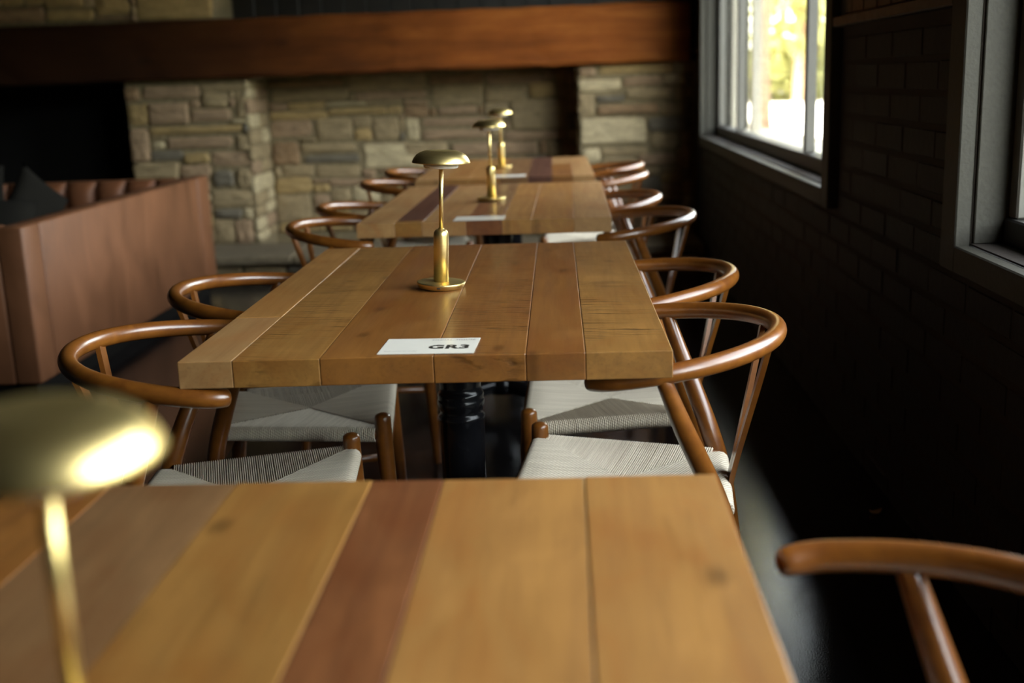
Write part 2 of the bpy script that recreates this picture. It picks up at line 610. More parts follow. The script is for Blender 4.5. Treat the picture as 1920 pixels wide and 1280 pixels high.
# ------------------------------------------------------------------ room shell
XW = 0.85            # face of the brick on the window wall
YP = 7.54            # face of the stone piers
YB = 8.02            # face of the recessed stone wall
tag(box('floor', -7.0, -5.0, -0.12, 1.12, 9.0, 0.0, M['floor']), kind='structure')
tag(box('ceiling', -7.2, -5.2, 3.0, 1.3, 9.2, 3.25, M['ceiling']), kind='structure')
tag(box('added_sky_blocker', 1.12, -5.2, 2.56, 1.42, 9.2, 2.70, M['ceiling']), kind='structure')  # unseen overhang, added to hold back high sky light at the windows
tag(box('wall_left', -7.2, -5.2, 0.0, -7.0, 9.0, 3.0, M['plaster']), kind='structure')
tag(box('wall_front', -7.0, -5.2, 0.0, 1.12, -5.0, 3.0, M['plaster']), kind='structure')
tag(box('ground', -60, -60, -0.6, 140, 160, -0.2, M['earth']), kind='structure')
tag(box('gravel_yard', 5.0, 0.0, -0.19, 16.0, 80, -0.17, M['gravel']), 'pale sunlit gravel outside the far window', kind='structure')

bm = bmesh.new()
bm_box(bm, XW + 0.012, -5.0, 0.0, 1.12, 9.0, W_Z0)
bm_box(bm, XW + 0.012, -5.0, W_Z1, 1.12, 9.0, 3.0)
edges = [-5.0] + [v for a, b, _ in sorted(WINDOWS) for v in (a, b)] + [9.0]
for i in range(0, len(edges), 2):
    bm_box(bm, XW + 0.012, edges[i], W_Z0, 1.12, edges[i + 1], W_Z1)
wall_right = tag(bm_obj('wall_right', bm, M['joint']), kind='structure')


def free_spans(y0, y1, z0, z1):
    spans = [(y0, y1)]
    for a, b, _ in WINDOWS:
        if z1 > W_Z0 - 0.075 and z0 < W_Z1 + 0.1:
            new = []
            for s, e in spans:
                a2, b2 = a - 0.10, b + 0.10
                if e <= a2 or s >= b2:
                    new.append((s, e))
                else:
                    if s < a2: new.append((s, a2))
                    if e > b2: new.append((b2, e))
            spans = new
    return spans


bm = bmesh.new()
bm_box(bm, -0.016, -0.123, -0.0335, 0.016, 0.123, 0.0335, 0.004)
brick_me = bpy.data.meshes.new('brick')
bm.to_mesh(brick_me); bm.free()
brick_me.materials.append(M['brick'])
far_bricks = bmesh.new()
for k in range(17):
    z0 = k * 0.079 - 0.010
    if z0 + 0.067 > 1.272:
        break
    y = -5.0 + (0.128 if k % 2 else 0.0)
    while y < YP - 0.02:
        for s, e in free_spans(y, min(y + 0.246, YP - 0.005), z0, z0 + 0.067):
            ln = e - s
            if ln < 0.03:
                continue
            dx = random.uniform(-0.0018, 0.0018)
            if e > 1.05:
                o = mesh_obj('brick', None, None, None, wall_right, data=brick_me, loc=(XW + 0.0262 + dx, (s + e) / 2, z0 + 0.0335))
                o.scale = (1, ln / 0.246, random.uniform(0.97, 1.03))
            else:
                bm_box(far_bricks, XW + dx, s, z0, XW + 0.03 + dx, e, z0 + 0.067)
        y += 0.2565
tag(bm_obj('bricks_behind_camera', far_bricks, M['brick'], wall_right), kind='stuff')
# ledge rail and dark vertical boards above the brick
for a, b in ((-1.70, -0.86), (2.53, 3.62), (7.14, YP)):
    box('rail', XW - 0.02, a, 1.275, XW + 0.03, b, 1.305, M['board'], wall_right, 0.003)
    n = max(1, round((b - a) / 0.145))
    for i in range(n):
        box('board', XW + 0.002, a + (b - a) * i / n + 0.003, 1.307, XW + 0.02, a + (b - a) * (i + 1) / n - 0.003, 2.98, M['board'], wall_right, 0.003)

# ------------------------------------------------------------------ windows
for wi, (y0, y1, mulls) in enumerate(WINDOWS):
    w = tag(empty('window_%d' % (wi + 1), (0, 0, 0)), kind='structure')
    cw = 0.092
    T = M['trim']
    for (a, b, c, d, nm) in ((y0 - cw, y0, W_Z0 - 0.062, W_Z1 + cw, 'casing'), (y1, y1 + cw, W_Z0 - 0.062, W_Z1 + cw, 'casing')):
        box(nm, XW - 0.022, a, c, XW + 0.012, b, d, T, w, 0.003)
    box('casing', XW - 0.022, y0, W_Z0 - 0.062, XW + 0.012, y1, W_Z0 - 0.004, T, w, 0.003)
    box('casing', XW - 0.022, y0, W_Z1, XW + 0.012, y1, W_Z1 + cw, T, w, 0.003)
    # jamb liners, set back behind a shadow groove
    box('jamb', XW + 0.016, y0 - 0.012, W_Z0, XW + 0.26, y0 + 0.008, W_Z1, T, w, 0.002)
    box('jamb', XW + 0.016, y1 - 0.008, W_Z0, XW + 0.26, y1 + 0.012, W_Z1, T, w, 0.002)
    box('head', XW + 0.016, y0 + 0.008, W_Z1 - 0.008, XW + 0.26, y1 - 0.008, W_Z1 + 0.012, T, w, 0.002)
    box('sill', XW + 0.004, y0 + 0.009, W_Z0 - 0.022, XW + 0.110, y1 - 0.009, W_Z0 - 0.003, M['sill'], w, 0.003)
    box('outer_sill', XW + 0.110, y0 + 0.009, W_Z0 - 0.05, XW + 0.38, y1 - 0.009, W_Z0 + 0.028, M['sash_out'], w, 0.004)
    box('bottom_rail', XW + 0.076, y0 + 0.009, W_Z0 - 0.002, XW + 0.142, y1 - 0.009, W_Z0 + 0.055, M['sash_shaded'], w, 0.004)
    posts = [y0 + 0.03] + list(mulls) + [y1 - 0.032]
    for q, ym in enumerate(posts):
        box('mullion', XW + 0.084, ym - 0.022, W_Z0 + 0.056, XW + 0.124, ym + 0.022, W_Z1 - 0.009, M['sash'], w, 0.004)
        box('outer_stile', XW + 0.160, ym - 0.03, W_Z0 + 0.03, XW + 0.210, ym + 0.03, W_Z1 - 0.009, M['sash_out'], w, 0.004)
    for q in range(len(posts) - 1):
        box('pane', XW + 0.134, posts[q] - 0.01, W_Z0 + 0.03, XW + 0.140, posts[q + 1] + 0.01, W_Z1 - 0.01, M['glass'], w)

# ------------------------------------------------------------------ back wall and stone fireplace
bm = bmesh.new()
bm_box(bm, -2.908, YB, 0.0, XW + 0.012, 8.4, 1.60)
bm_box(bm, -7.0, YP + 0.02, 0.0, -4.40, 8.4, 1.60)
bm_box(bm, -7.0, YB, 1.60, XW + 0.012, 9.0, 3.0)
wall_back = tag(bm_obj('wall_back', bm, M['plaster']), kind='structure')
n = 20
for i in range(n):
    a = -2.274 + (XW + 2.274) * i / n
    b = -2.274 + (XW + 2.274) * (i + 1) / n
    box('board', a + 0.003, YB - 0.022, 1.60, b - 0.003, YB - 0.001, 2.98, M['board'], wall_back, 0.003)

fire = tag(empty('stone_fireplace', (-1.2, YP, 0)), 'rubble stone fireplace of tan and slate stones with a black opening', 'fireplace')


def F(o):
    o.parent = fire
    o.location = Vector(o.location) - Vector((-1.2, YP, 0))
    return o


F(box('pier', -2.908, YP, 0.0, -2.093, YB, 1.226, M['mortar']))
F(box('pier', 0.101, YP, 0.0, XW + 0.01, YB, 1.226, M['mortar']))
F(box('recess_bed', -2.093, YB - 0.012, 0.0, 0.101, YB, 1.226, M['mortar']))
F(box('chimney_breast', -4.4, YP, 1.598, -2.274, YB, 2.99, M['mortar']))
bm = bmesh.new()
bm_box(bm, -4.4, 8.60, 0.0, -2.908, 8.8, 1.6)
bm_box(bm, -4.44, YP + 0.02, 0.0, -4.4, 8.60, 1.6)
bm_box(bm, -2.932, YP + 0.03, 0.0, -2.908, 8.60, 1.219)
bm_box(bm, -4.4, YB, 1.45, -2.932, 8.60, 1.6)
F(bm_obj('firebox', bm, M['near_black']))

LEFT = [(-2908,1098,-2815,1187,4),(-2786,1107,-2409,1187,1),(-2394,1145,-2111,1192,0),(-2396,1043,-2223,1132,0),(-2898,944,-2771,1079,3),(-2767,940,-2494,1078,1),(-2479,955,-2214,1032,1),(-2171,965,-2093,1132,0),(-2769,874,-2149,922,3),(-2908,699,-2787,917,1),(-2762,779,-2681,828,5),(-2654,776,-2218,849,1),(-2187,749,-2107,857,0),(-2782,705,-2563,765,2),(-2553,674,-2384,741,3),(-2362,660,-2110,739,1),(-2908,579,-2599,689,0),(-2586,582,-2386,668,1),(-2366,515,-2228,619,2),(-2209,504,-2103,639,0),(-2389,379,-2113,490,0),(-2374,299,-2192,361,2),(-2182,295,-2116,363,5),(-2392,131,-2253,287,0),(-2247,129,-2127,283,1),(-2904,133,-2732,185,4),(-2724,133,-2492,185,0),(-2484,133,-2402,235,0),(-2904,193,-2722,255,0),(-2714,193,-2532,295,0),(-2524,193,-2492,285,1),(-2484,243,-2402,335,3),(-2904,263,-2762,345,4),(-2754,263,-2722,325,5),(-2524,293,-2492,395,2),(-2714,303,-2532,395,1),(-2754,333,-2722,415,4),(-2484,343,-2402,405,1),(-2904,353,-2762,405,0),(-2714,403,-2492,485,3),(-2904,413,-2762,505,0),(-2484,413,-2402,475,5),(-2754,423,-2722,495,3),(-2484,483,-2402,565,1),(-2714,493,-2532,565,1),(-2524,493,-2492,565,1),(-2754,503,-2722,555,0),(-2904,513,-2762,565,0),(-2764,843,-2672,865,0),(-2134,873,-2102,925,2),(-2204,933,-2102,955,5),(-2484,1043,-2412,1095,1),(-2214,1043,-2182,1095,1),(-2214,1103,-2182,1135,0)]
RECESS = [(-2070,1149,-1540,1199,4),(-1507,1110,-959,1216,0),(-2045,1054,-1506,1135,0),(-1455,1046,-956,1103,1),(-2070,930,-1666,981,3),(-1657,947,-1241,998,3),(-1235,945,-1131,995,3),(-2070,811,-1777,919,1),(-1744,781,-1496,928,0),(-1479,768,-1356,851,3),(-1340,769,-1164,922,0),(-1106,763,-1022,909,5),(-2070,620,-1882,774,4),(-1866,693,-1473,757,0),(-1845,621,-1458,679,2),(-1417,581,-986,742,5),(-2011,532,-1786,610,0),(-1760,523,-1451,600,0),(-928,1132,-552,1202,4),(-532,1118,-145,1201,1),(-907,990,-563,1125,0),(-543,1004,-253,1107,0),(-232,1027,-61,1130,3),(-879,925,-607,977,1),(-554,909,-388,1000,0),(-370,808,13,1009,0),(-990,847,-537,906,1),(-995,756,-541,821,1),(-415,737,10,796,1),(-1127,651,-826,740,0),(-792,641,-192,724,1),(-2070,415,-1809,519,3),(-2070,204,-1834,402,0),(-1799,264,-1686,395,1),(-1668,345,-1529,443,0),(-2066,133,-1734,195,3),(-1726,133,-1534,205,3),(-1526,133,-1214,215,1),(-1206,133,-1004,205,5),(-996,133,-864,235,1),(-856,133,-724,235,0),(-716,133,-414,195,0),(-406,133,-84,225,5),(-76,133,86,225,4),(-1826,203,-1734,255,0),(-716,203,-594,305,0),(-586,203,-414,295,4),(-1726,213,-1534,255,1),(-1206,213,-1054,295,2),(-1046,213,-1004,285,2),(-1526,223,-1304,275,0),(-1296,223,-1214,325,0),(-406,233,-284,285,2),(-276,233,56,295,3),(-996,243,-744,315,1),(-1676,263,-1544,335,3),(-1526,283,-1304,335,0),(-1046,293,-1004,395,1),(-406,293,-284,365,0),(-1206,303,-1054,365,0),(-586,303,-414,405,1),(-276,303,-24,405,0),(-16,303,56,365,2),(-716,313,-594,405,5),(-996,323,-754,405,4),(-1296,333,-1214,435,0),(-1516,343,-1324,445,5),(-1206,373,-1054,435,3),(-406,373,-284,445,4),(-16,373,56,425,0),(-1046,403,-1004,495,0),(-1796,413,-1684,475,3),(-996,413,-804,475,0),(-796,413,-754,495,0),(-716,413,-414,505,0),(-276,413,-124,495,5),(-116,413,-24,515,0),(-16,433,56,525,1),(-1296,443,-1054,535,1),(-1676,453,-1344,505,1),(-406,453,-284,535,5),(-1796,483,-1684,505,1),(-996,483,-804,565,1),(-1046,503,-1004,565,3),(-796,503,-754,575,0),(-276,503,-124,555,3),(-1436,513,-1344,565,1),(-716,513,-444,585,0),(-116,523,-24,605,2),(-2066,533,-2024,605,0),(-16,533,86,595,3),(-1316,543,-1184,565,1),(-1176,543,-1054,565,0),(-406,543,-284,625,0),(-276,563,-124,625,2),(-976,573,-804,635,2),(-796,583,-744,625,1),(-716,593,-524,625,0),(-516,593,-444,625,0),(-16,603,86,695,1),(-116,613,-24,715,0),(-176,633,-124,725,4),(-16,703,86,725,0),(24,733,86,795,0),(-526,753,-424,825,0),(-1156,763,-1124,815,2),(-1866,773,-1754,795,0),(24,803,86,905,2),(-416,813,-384,865,1),(-1156,823,-1124,905,0),(-526,833,-424,895,3),(-1486,863,-1354,935,0),(-416,873,-384,895,2),(-1156,913,-1124,935,1),(24,913,86,985,0),(-1116,923,-944,995,4),(-936,923,-894,975,4),(-596,923,-564,975,4),(-2066,993,-1944,1045,1),(-1936,993,-1674,1045,3),(24,993,86,1095,0),(-1116,1003,-944,1035,1),(-1666,1013,-1384,1035,5),(-1376,1013,-1124,1035,0),(-46,1023,16,1125,0),(-1496,1053,-1464,1095,0),(24,1103,86,1195,1),(-46,1133,16,1215,3),(-136,1143,-54,1195,1)]
RIGHT = [(101,1155,210,1219,1),(236,1157,715,1217,3),(101,1057,371,1133,5),(391,1085,644,1136,1),(403,995,714,1068,0),(214,984,396,1029,2),(101,900,200,1041,0),(219,903,623,967,4),(630,900,779,971,0),(105,719,531,881,5),(551,785,825,875,2),(570,682,740,773,0),(247,638,543,684,0),(114,593,233,691,5),(252,574,463,623,0),(490,566,727,638,1),(105,133,267,205,1),(275,133,447,215,1),(455,133,797,225,4),(105,213,267,275,3),(275,223,437,305,0),(455,233,767,325,2),(775,233,827,285,1),(105,283,267,375,0),(775,293,827,365,5),(275,313,437,385,4),(455,333,627,395,2),(635,333,767,385,0),(775,373,827,455,3),(105,383,267,475,0),(275,393,437,455,0),(635,393,767,445,1),(455,403,627,495,2),(635,453,767,515,3),(275,463,447,565,3),(775,463,827,535,2),(105,483,227,535,1),(235,483,267,565,0),(455,503,627,555,0),(635,523,767,555,0),(105,543,227,575,0),(775,543,827,595,0),(735,563,767,635,1),(775,603,827,705,1),(735,643,767,665,3),(775,713,827,775,0),(795,893,827,995,2),(725,993,787,1075,0),(795,1003,827,1055,0),(795,1063,827,1155,2),(655,1083,787,1145,5),(725,1153,787,1215,5),(795,1163,827,1215,0)]
UPPER = [(-3041,1652,-2819,1799,3),(-2765,1610,-2274,1801,3),(-3374,1627,-3059,1697,3),(-3972,1627,-3393,1723,4),(-4396,1610,-4204,1672,3),(-2816,1610,-2774,1642,1),(-4196,1620,-4074,1672,0),(-4066,1620,-3984,1712,0),(-3046,1620,-2874,1642,4),(-2866,1620,-2824,1642,4),(-2806,1650,-2774,1702,0),(-4396,1680,-4254,1732,0),(-4246,1680,-4074,1732,0),(-3376,1710,-3124,1812,3),(-3116,1710,-3054,1812,0),(-2806,1710,-2774,1782,4),(-4066,1720,-3984,1792,4),(-4396,1740,-4144,1792,0),(-4136,1740,-4074,1812,1),(-3976,1740,-3674,1792,0),(-3666,1740,-3514,1812,3),(-3506,1740,-3384,1842,3),(-2806,1790,-2774,1852,4),(-4396,1800,-4144,1892,3),(-4066,1800,-3734,1902,0),(-3726,1800,-3674,1872,3),(-3046,1810,-2814,1892,0),(-2766,1810,-2424,1872,3),(-2416,1810,-2284,1892,1),(-4136,1820,-4074,1912,1),(-3666,1820,-3514,1892,4),(-3376,1820,-3154,1902,0),(-3146,1820,-3054,1922,4),(-3506,1850,-3384,1922,1),(-2806,1860,-2774,1922,0),(-3726,1880,-3674,1972,5),(-2766,1880,-2464,1972,5),(-2456,1880,-2424,1972,3),(-4396,1900,-4144,1992,0),(-3666,1900,-3514,1992,1),(-3046,1900,-2814,1992,2),(-2416,1900,-2284,1952,1),(-4066,1910,-3914,1962,1),(-3906,1910,-3734,1962,3),(-3376,1910,-3154,1992,1),(-4136,1920,-4074,2012,0),(-3506,1930,-3384,2022,1),(-3146,1930,-3054,2022,0),(-2806,1930,-2774,1982,1),(-2416,1960,-2294,2022,1),(-4066,1970,-3834,2042,4),(-3826,1970,-3734,2042,3),(-3726,1980,-3674,2042,1),(-2766,1980,-2584,2032,3),(-2576,1980,-2424,2032,4),(-2806,1990,-2774,2042,0),(-4396,2000,-4164,2042,0),(-3666,2000,-3514,2042,0),(-3376,2000,-3154,2042,4),(-3046,2000,-2814,2042,0),(-4136,2020,-4074,2042,5)]
RS = random.Random(12)


def stone(u0, v0, u1, v1, ci, frame, proud):
    w, h = u1 - u0, v1 - v0
    j = min(0.010, w * 0.10, h * 0.14)
    c = min(0.022, w * 0.2, h * 0.32)
    base = []
    for (x, y, sx, sy) in ((u0, v0, 1, 1), (u1, v0, -1, 1), (u1, v1, -1, -1), (u0, v1, 1, -1)):
        c1 = c * RS.uniform(0.3, 1.2); c2 = c * RS.uniform(0.3, 1.2)
        pts = [(x + sx * c1, y + RS.uniform(-j, j) * 0.5), (x + RS.uniform(-j, j) * 0.5, y + sy * c2)]
        if (sx, sy) in ((1, 1), (-1, -1)):
            pts.reverse()
        base += pts
    # put a mid point on the long edges
    ring = []
    for k in range(8):
        ring.append(base[k])
        a, b = base[k], base[(k + 1) % 8]
        if math.hypot(a[0] - b[0], a[1] - b[1]) > 0.09:
            t = RS.uniform(0.35, 0.65)
            ring.append((a[0] + (b[0] - a[0]) * t + RS.uniform(-j, j) * 0.4, a[1] + (b[1] - a[1]) * t + RS.uniform(-j, j) * 0.7))
    cx, cy = (u0 + u1) / 2, (v0 + v1) / 2
    n = len(ring)
    ins = min(0.014, h * 0.18)
    sx_, sy_ = max(0.3, 1 - 2 * ins / w), max(0.3, 1 - 2 * ins / h)
    lev = [(1.0, 1.0, -0.012), (1.0, 1.0, proud * 0.62), (sx_, sy_, proud), (0.45, 0.45, proud + 0.004)]
    vs, fs = [], []
    for li, (s1, s2, d) in enumerate(lev):
        for (x, y) in ring:
            dd = d + (RS.uniform(-0.004, 0.004) if li >= 2 else 0)
            vs.append(frame(cx + (x - cx) * s1, cy + (y - cy) * s2, dd))
    for li in range(3):
        for k in range(n):
            q = (k + 1) % n
            fs.append((li * n + k, li * n + q, (li + 1) * n + q, (li + 1) * n + k))
    fs.append(tuple(3 * n + k for k in range(n)))
    o3 = frame(cx, cy, 0)
    vs = [(v[0] - o3[0], v[1] - o3[1], v[2] - o3[2]) for v in vs]
    o = mesh_obj('stone', vs, fs, M_STONE[ci])
    o.location = o3
    return F(o)


fr_pier = lambda u, v, d: (u, YP - d, v)
fr_rec = lambda u, v, d: (u, YB - 0.012 - d, v)
fr_left_side = lambda u, v, d: (-2.093 + d, u, v)
fr_right_side = lambda u, v, d: (0.101 - d, YP + YB - u, v)
for lst, fr in ((LEFT, fr_pier), (RIGHT, fr_pier), (UPPER, fr_pier), (RECESS, fr_rec)):
    for (a, b, c, d, ci) in lst:
        stone(a / 1000, b / 1000, c / 1000, d / 1000, ci, fr, RS.uniform(0.010, 0.026))
for fr in (fr_left_side, fr_right_side):
    z = 0.14
    while z < 1.19:
        h = min(RS.uniform(0.06, 0.13), 1.212 - z)
        cut = YP + RS.uniform(0.15, 0.3)
        stone(YP - 0.022, z, cut - 0.006, z + h - 0.01, RS.choice((0, 5, 5, 0, 1)), fr, 0.016)
        stone(cut + 0.006, z, YB - 0.02, z + h - 0.01, RS.choice((0, 5, 5, 0, 1)), fr, 0.016)
        z += h
# raised hearth
F(box('hearth_bed', -4.6, 6.94, 0.0, XW, YP, 0.078, M['mortar']))
x = -4.6
while x < XW - 0.05:
    w_ = min(RS.uniform(0.55, 0.9), XW - 0.004 - x)
    F(box('flagstone', x + 0.004, 6.87, 0.080, x + w_ - 0.004, YP - 0.045, 0.127 + RS.uniform(-.002, .003), M['hearth'], None, 0.008, 1, origin=True))
    x += w_
fr_h = lambda u, v, d: (u, 6.94 - d, v)
x = -3.2
while x < 0.7:
    w_ = RS.uniform(0.14, 0.3)
    stone(x, 0.006, min(x + w_ - 0.012, XW - 0.02), 0.072, RS.choice((0, 2, 4)), fr_h, 0.018)
    x += w_

# mantel beam
bm = bmesh.new()
MX0, MX1 = -4.7, XW - 0.035
nseg = 44
rings = []
for i in range(nseg + 1):
    x = MX0 + (MX1 - MX0) * i / nseg
    ch = 0.016
    sec = [(0, ch), (ch, 0), (0.5 - ch, 0), (0.5, ch), (0.5, 0.371 - ch), (0.5 - ch, 0.371), (ch, 0.371), (0, 0.371 - ch), (-0.004, 0.255), (-0.002, 0.11)]
    rr = []
    for (dy, dz) in sec:
        rr.append(bm.verts.new((x, 7.44 + dy + RS.uniform(-.004, .004), 1.2265 + dz + RS.uniform(-.0035, .0035))))
    rings.append(rr)
for i in range(nseg):
    for k in range(10):
        q = (k + 1) % 10
        bm.faces.new((rings[i][k], rings[i][q], rings[i + 1][q], rings[i + 1][k]))
bm.faces.new(rings[0]); bm.faces.new(list(reversed(rings[-1])))
bmesh.ops.recalc_face_normals(bm, faces=bm.faces)
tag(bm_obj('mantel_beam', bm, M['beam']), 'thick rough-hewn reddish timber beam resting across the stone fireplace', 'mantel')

# ------------------------------------------------------------------ tables
TW, TL, TT = 0.76, 1.1744, 0.0435


def table(xr, yf, a, planks, label):
    ca, sa = math.cos(a), math.sin(a)
    cx = xr - (TW / 2) * ca - (TL / 2) * sa
    cy = yf - (TW / 2) * sa + (TL / 2) * ca
    t = tag(empty('dining_table', (cx, cy, 0), a), label, 'table', 'plank tables in one row')
    x = -TW / 2
    for p in planks:
        w, wood = p[0], p[1]
        cuts = p[2] if len(p) > 2 else [(-TL / 2, TL / 2, wood)]
        for (ya, yb, wd) in cuts:
            dz = random.uniform(-0.0007, 0.0005)
            bm = bmesh.new()
            hw, hl = w / 2 - 0.0001, (yb - ya) / 2 - (0.0005 if len(cuts) > 1 else 0)
            bm_box(bm, -hw, -hl, -TT / 2, hw, hl, TT / 2, 0.0017, 2)
            bm_obj('plank', bm, M[wd], t, loc=(x + w / 2, (ya + yb) / 2, 0.75 - TT / 2 + dz))
        x += w
    B = M['black_paint']
    prof = [(0.055, 0.06), (0.060, 0.075), (0.060, 0.10), (0.046, 0.115), (0.044, 0.20), (0.0475, 0.45), (0.0475, 0.468), (0.049, 0.472), (0.049, 0.480), (0.045, 0.484),
            (0.045, 0.494), (0.0485, 0.500), (0.0495, 0.507), (0.0485, 0.514), (0.047, 0.517), (0.048, 0.524), (0.046, 0.530), (0.043, 0.534), (0.043, 0.545), (0.048, 0.580), (0.053, 0.620), (0.055, 0.66), (0.055, 0.688)]
    revolve('pedestal', prof, B, t, 40)
    box('top_plate', -0.20, -0.28, 0.689, 0.20, 0.28, TW * 0 + 0.7055, B, t, 0.004)
    for k in range(4):
        th = PI / 4 + k * PI / 2
        path = [(0.04 * math.cos(th), 0.04 * math.sin(th), 0.088), (0.14 * math.cos(th), 0.14 * math.sin(th), 0.082), (0.25 * math.cos(th), 0.25 * math.sin(th), 0.05), (0.31 * math.cos(th), 0.31 * math.sin(th), 0.022)]
        pts = catmull(path, 5)
        tube('foot', pts, lerp_list([0.026, 0.024, 0.020, 0.020], len(pts)), B, t, 12)
    return t


h_ = TL / 2
T0 = table(0.1513, 1.139 - TL, 0.0, [(0.106, 'honey'), (0.139, 'brown'), (0.148, 'sand'), (0.077, 'red'), (0.151, 'tan'), (0.139, 'tan')],
           'plank table closest to the viewer, blurred, with one dark reddish plank')
T0.scale.z = 0.74 / 0.75
T1 = table(0.1556, 1.6563, 0.0065, [(0.0856, 'tan', [(-h_, -0.26, 'pale'), (-0.26, h_, 'tan')]), (0.136, 'sand_sawn'), (0.175, 'honey'), (0.141, 'honey_sawn'), (0.0905, 'honey'), (0.132, 'sand_sawn')],
           'plank table in sharp focus carrying the printed GR3 card')
T2 = table(0.1324, 3.3155, -0.0059, [(0.115, 'pale'), (0.083, 'sand', [(-h_, -h_ + 0.05, 'sand'), (-h_ + 0.05, h_, 'plum')]), (0.131, 'pale'), (0.107, 'plum', [(-h_, h_ - 0.7, 'red'), (h_ - 0.7, h_, 'brown')]), (0.088, 'tan'), (0.126, 'tan'), (0.110, 'pale')],
           'plank table just behind the sharp one, with two dark plum planks')
T3 = table(0.1215, 4.7661, 0.008, [(0.12, 'pale'), (0.11, 'tan'), (0.13, 'tan'), (0.12, 'brown'), (0.10, 'plum'), (0.09, 'brown', [(-h_, 0.1, 'honey'), (0.1, h_, 'pale')]), (0.09, 'pale')],
           'plank table last in the row, closest to the stone fireplace')

# ------------------------------------------------------------------ chairs
HA, HB, HE, HZB, HZA = 0.265, 0.254, 0.042, 0.719, 0.685


def hoop_path():
    pts = []
    nE = 7
    def z(x): return HZB + (HZA - HZB) * (x + HA) / (HA + HE)
    for i in range(nE, 0, -1):
        s = HE * i / nE
        pts.append((s, -HB + 0.012 * (s / HE) ** 2, z(s)))
    for i in range(41):
        t = -PI / 2 + PI * i / 40
        pts.append((-HA * math.cos(t), HB * math.sin(t), z(-HA * math.cos(t))))
    for i in range(1, nE + 1):
        s = HE * i / nE
        pts.append((s, HB - 0.012 * (s / HE) ** 2, z(s)))
    return pts


FX, FY, RX, RY = 0.187, 0.214, -0.172, 0.145   # seat corners


def cord_mesh():
    vs, fs, uv = [], [], []
    ZR, RR = 0.430, 0.0165
    O = Vector((0.008, 0.0))
    corners = [Vector((FX, -FY + .012)), Vector((FX, FY - .012)), Vector((FX - .014, FY + .004)), Vector((RX + .012, RY + .004)), Vector((RX, RY - .012)), Vector((RX, -RY + .012)), Vector((RX + .012, -RY - .004)), Vector((FX - .014, -FY - .004))]
    sides = [(corners[0], corners[1]), (corners[2], corners[3]), (corners[4], corners[5]), (corners[6], corners[7])]
    PITCH = 0.0041
    Ks = [Vector((FX, -FY)), Vector((FX, FY)), Vector((RX, RY)), Vector((RX, -RY))]
    for si, (A, B) in enumerate(sides):
        L = (B - A).length
        n = int(L / PITCH)
        along = (B - A).normalized()
        inn = Vector((-along.y, along.x))
        if inn.dot(O - A) < 0:
            inn = -inn
        dO = (O - A).dot(inn)
        tO = (O - A).dot(along)
        wob = random.Random(si)
        for i in range(n):
            t = (i + 0.5) * PITCH
            K = Ks[si] if t < tO else Ks[(si + 1) % 4]
            tK, dK = (K - A).dot(along), (K - A).dot(inn)
            dmax = dK + (dO - dK) * (t - tK) / (tO - tK)
            dmax = max(dmax, 0.002)
            # profile (inward distance, height)
            prof = []
            for k in range(7):
                a = rad(-75 + 165 * k / 6)
                prof.append((-RR * math.cos(a), ZR + RR * math.sin(a)))
            z1 = ZR + RR
            low = 0.0015 if si % 2 else 0.0
            nst = 4
            for k in range(1, nst + 1):
                f = k / nst
                d = dmax * f
                prof.append((d, z1 - 0.013 * (d / 0.2) - low * f - 0.002 * math.sin(PI * f) * (dmax / dO)))
            jit = wob.uniform(-0.0005, 0.0005)
            hw = PITCH * 0.5
            start = len(vs)
            dist = 0.0
            for pi_, (d, z) in enumerate(prof):
                if pi_:
                    dist += math.hypot(d - prof[pi_ - 1][0], z - prof[pi_ - 1][1])
                # outward normal in the (inward, z) plane
                if pi_ < 7:
                    a = rad(-75 + 165 * pi_ / 6)
                    nd, nz = -math.cos(a), math.sin(a)
                else:
                    nd, nz = 0.0, 1.0
                for ci, (off, lift) in enumerate(((-0.92, -0.0036), (-0.62, -0.0006), (0.0, 0.0009), (0.62, -0.0006), (0.92, -0.0036))):
                    p = A + along * (t + jit * min(1, pi_ / 8) + off * hw) + inn * (d + nd * lift)
                    vs.append((p.x, p.y, z + nz * lift))
                    uv.append((i * 0.37 + (off + 1) / 2, dist))
            for r in range(len(prof) - 1):
                for c in range(4):
                    fs.append((start + r * 5 + c, start + r * 5 + c + 1, start + (r + 1) * 5 + c + 1, start + (r + 1) * 5 + c))
    me = bpy.data.meshes.new('seat_cord')
    me.from_pydata(vs, [], fs)
    lay = me.uv_layers.new(name='UVMap')
    idx = [0] * len(me.loops)
    me.loops.foreach_get('vertex_index', idx)
    flat = []
    for q in idx:
        flat += uv[q]
    lay.data.foreach_set('uv', flat)
    me.polygons.foreach_set('use_smooth', [True] * len(me.polygons))
    me.materials.append(M['cord'])
    me.update()
    bm = bmesh.new(); bm.from_mesh(me)
    bmesh.ops.recalc_face_normals(bm, faces=bm.faces)
    # strands face up / outwards
    up = sum(f.normal.z * f.calc_area() for f in bm.faces)
    if up < 0:
        bmesh.ops.reverse_faces(bm, faces=bm.faces)
    bm.to_mesh(me); bm.free()
    return me


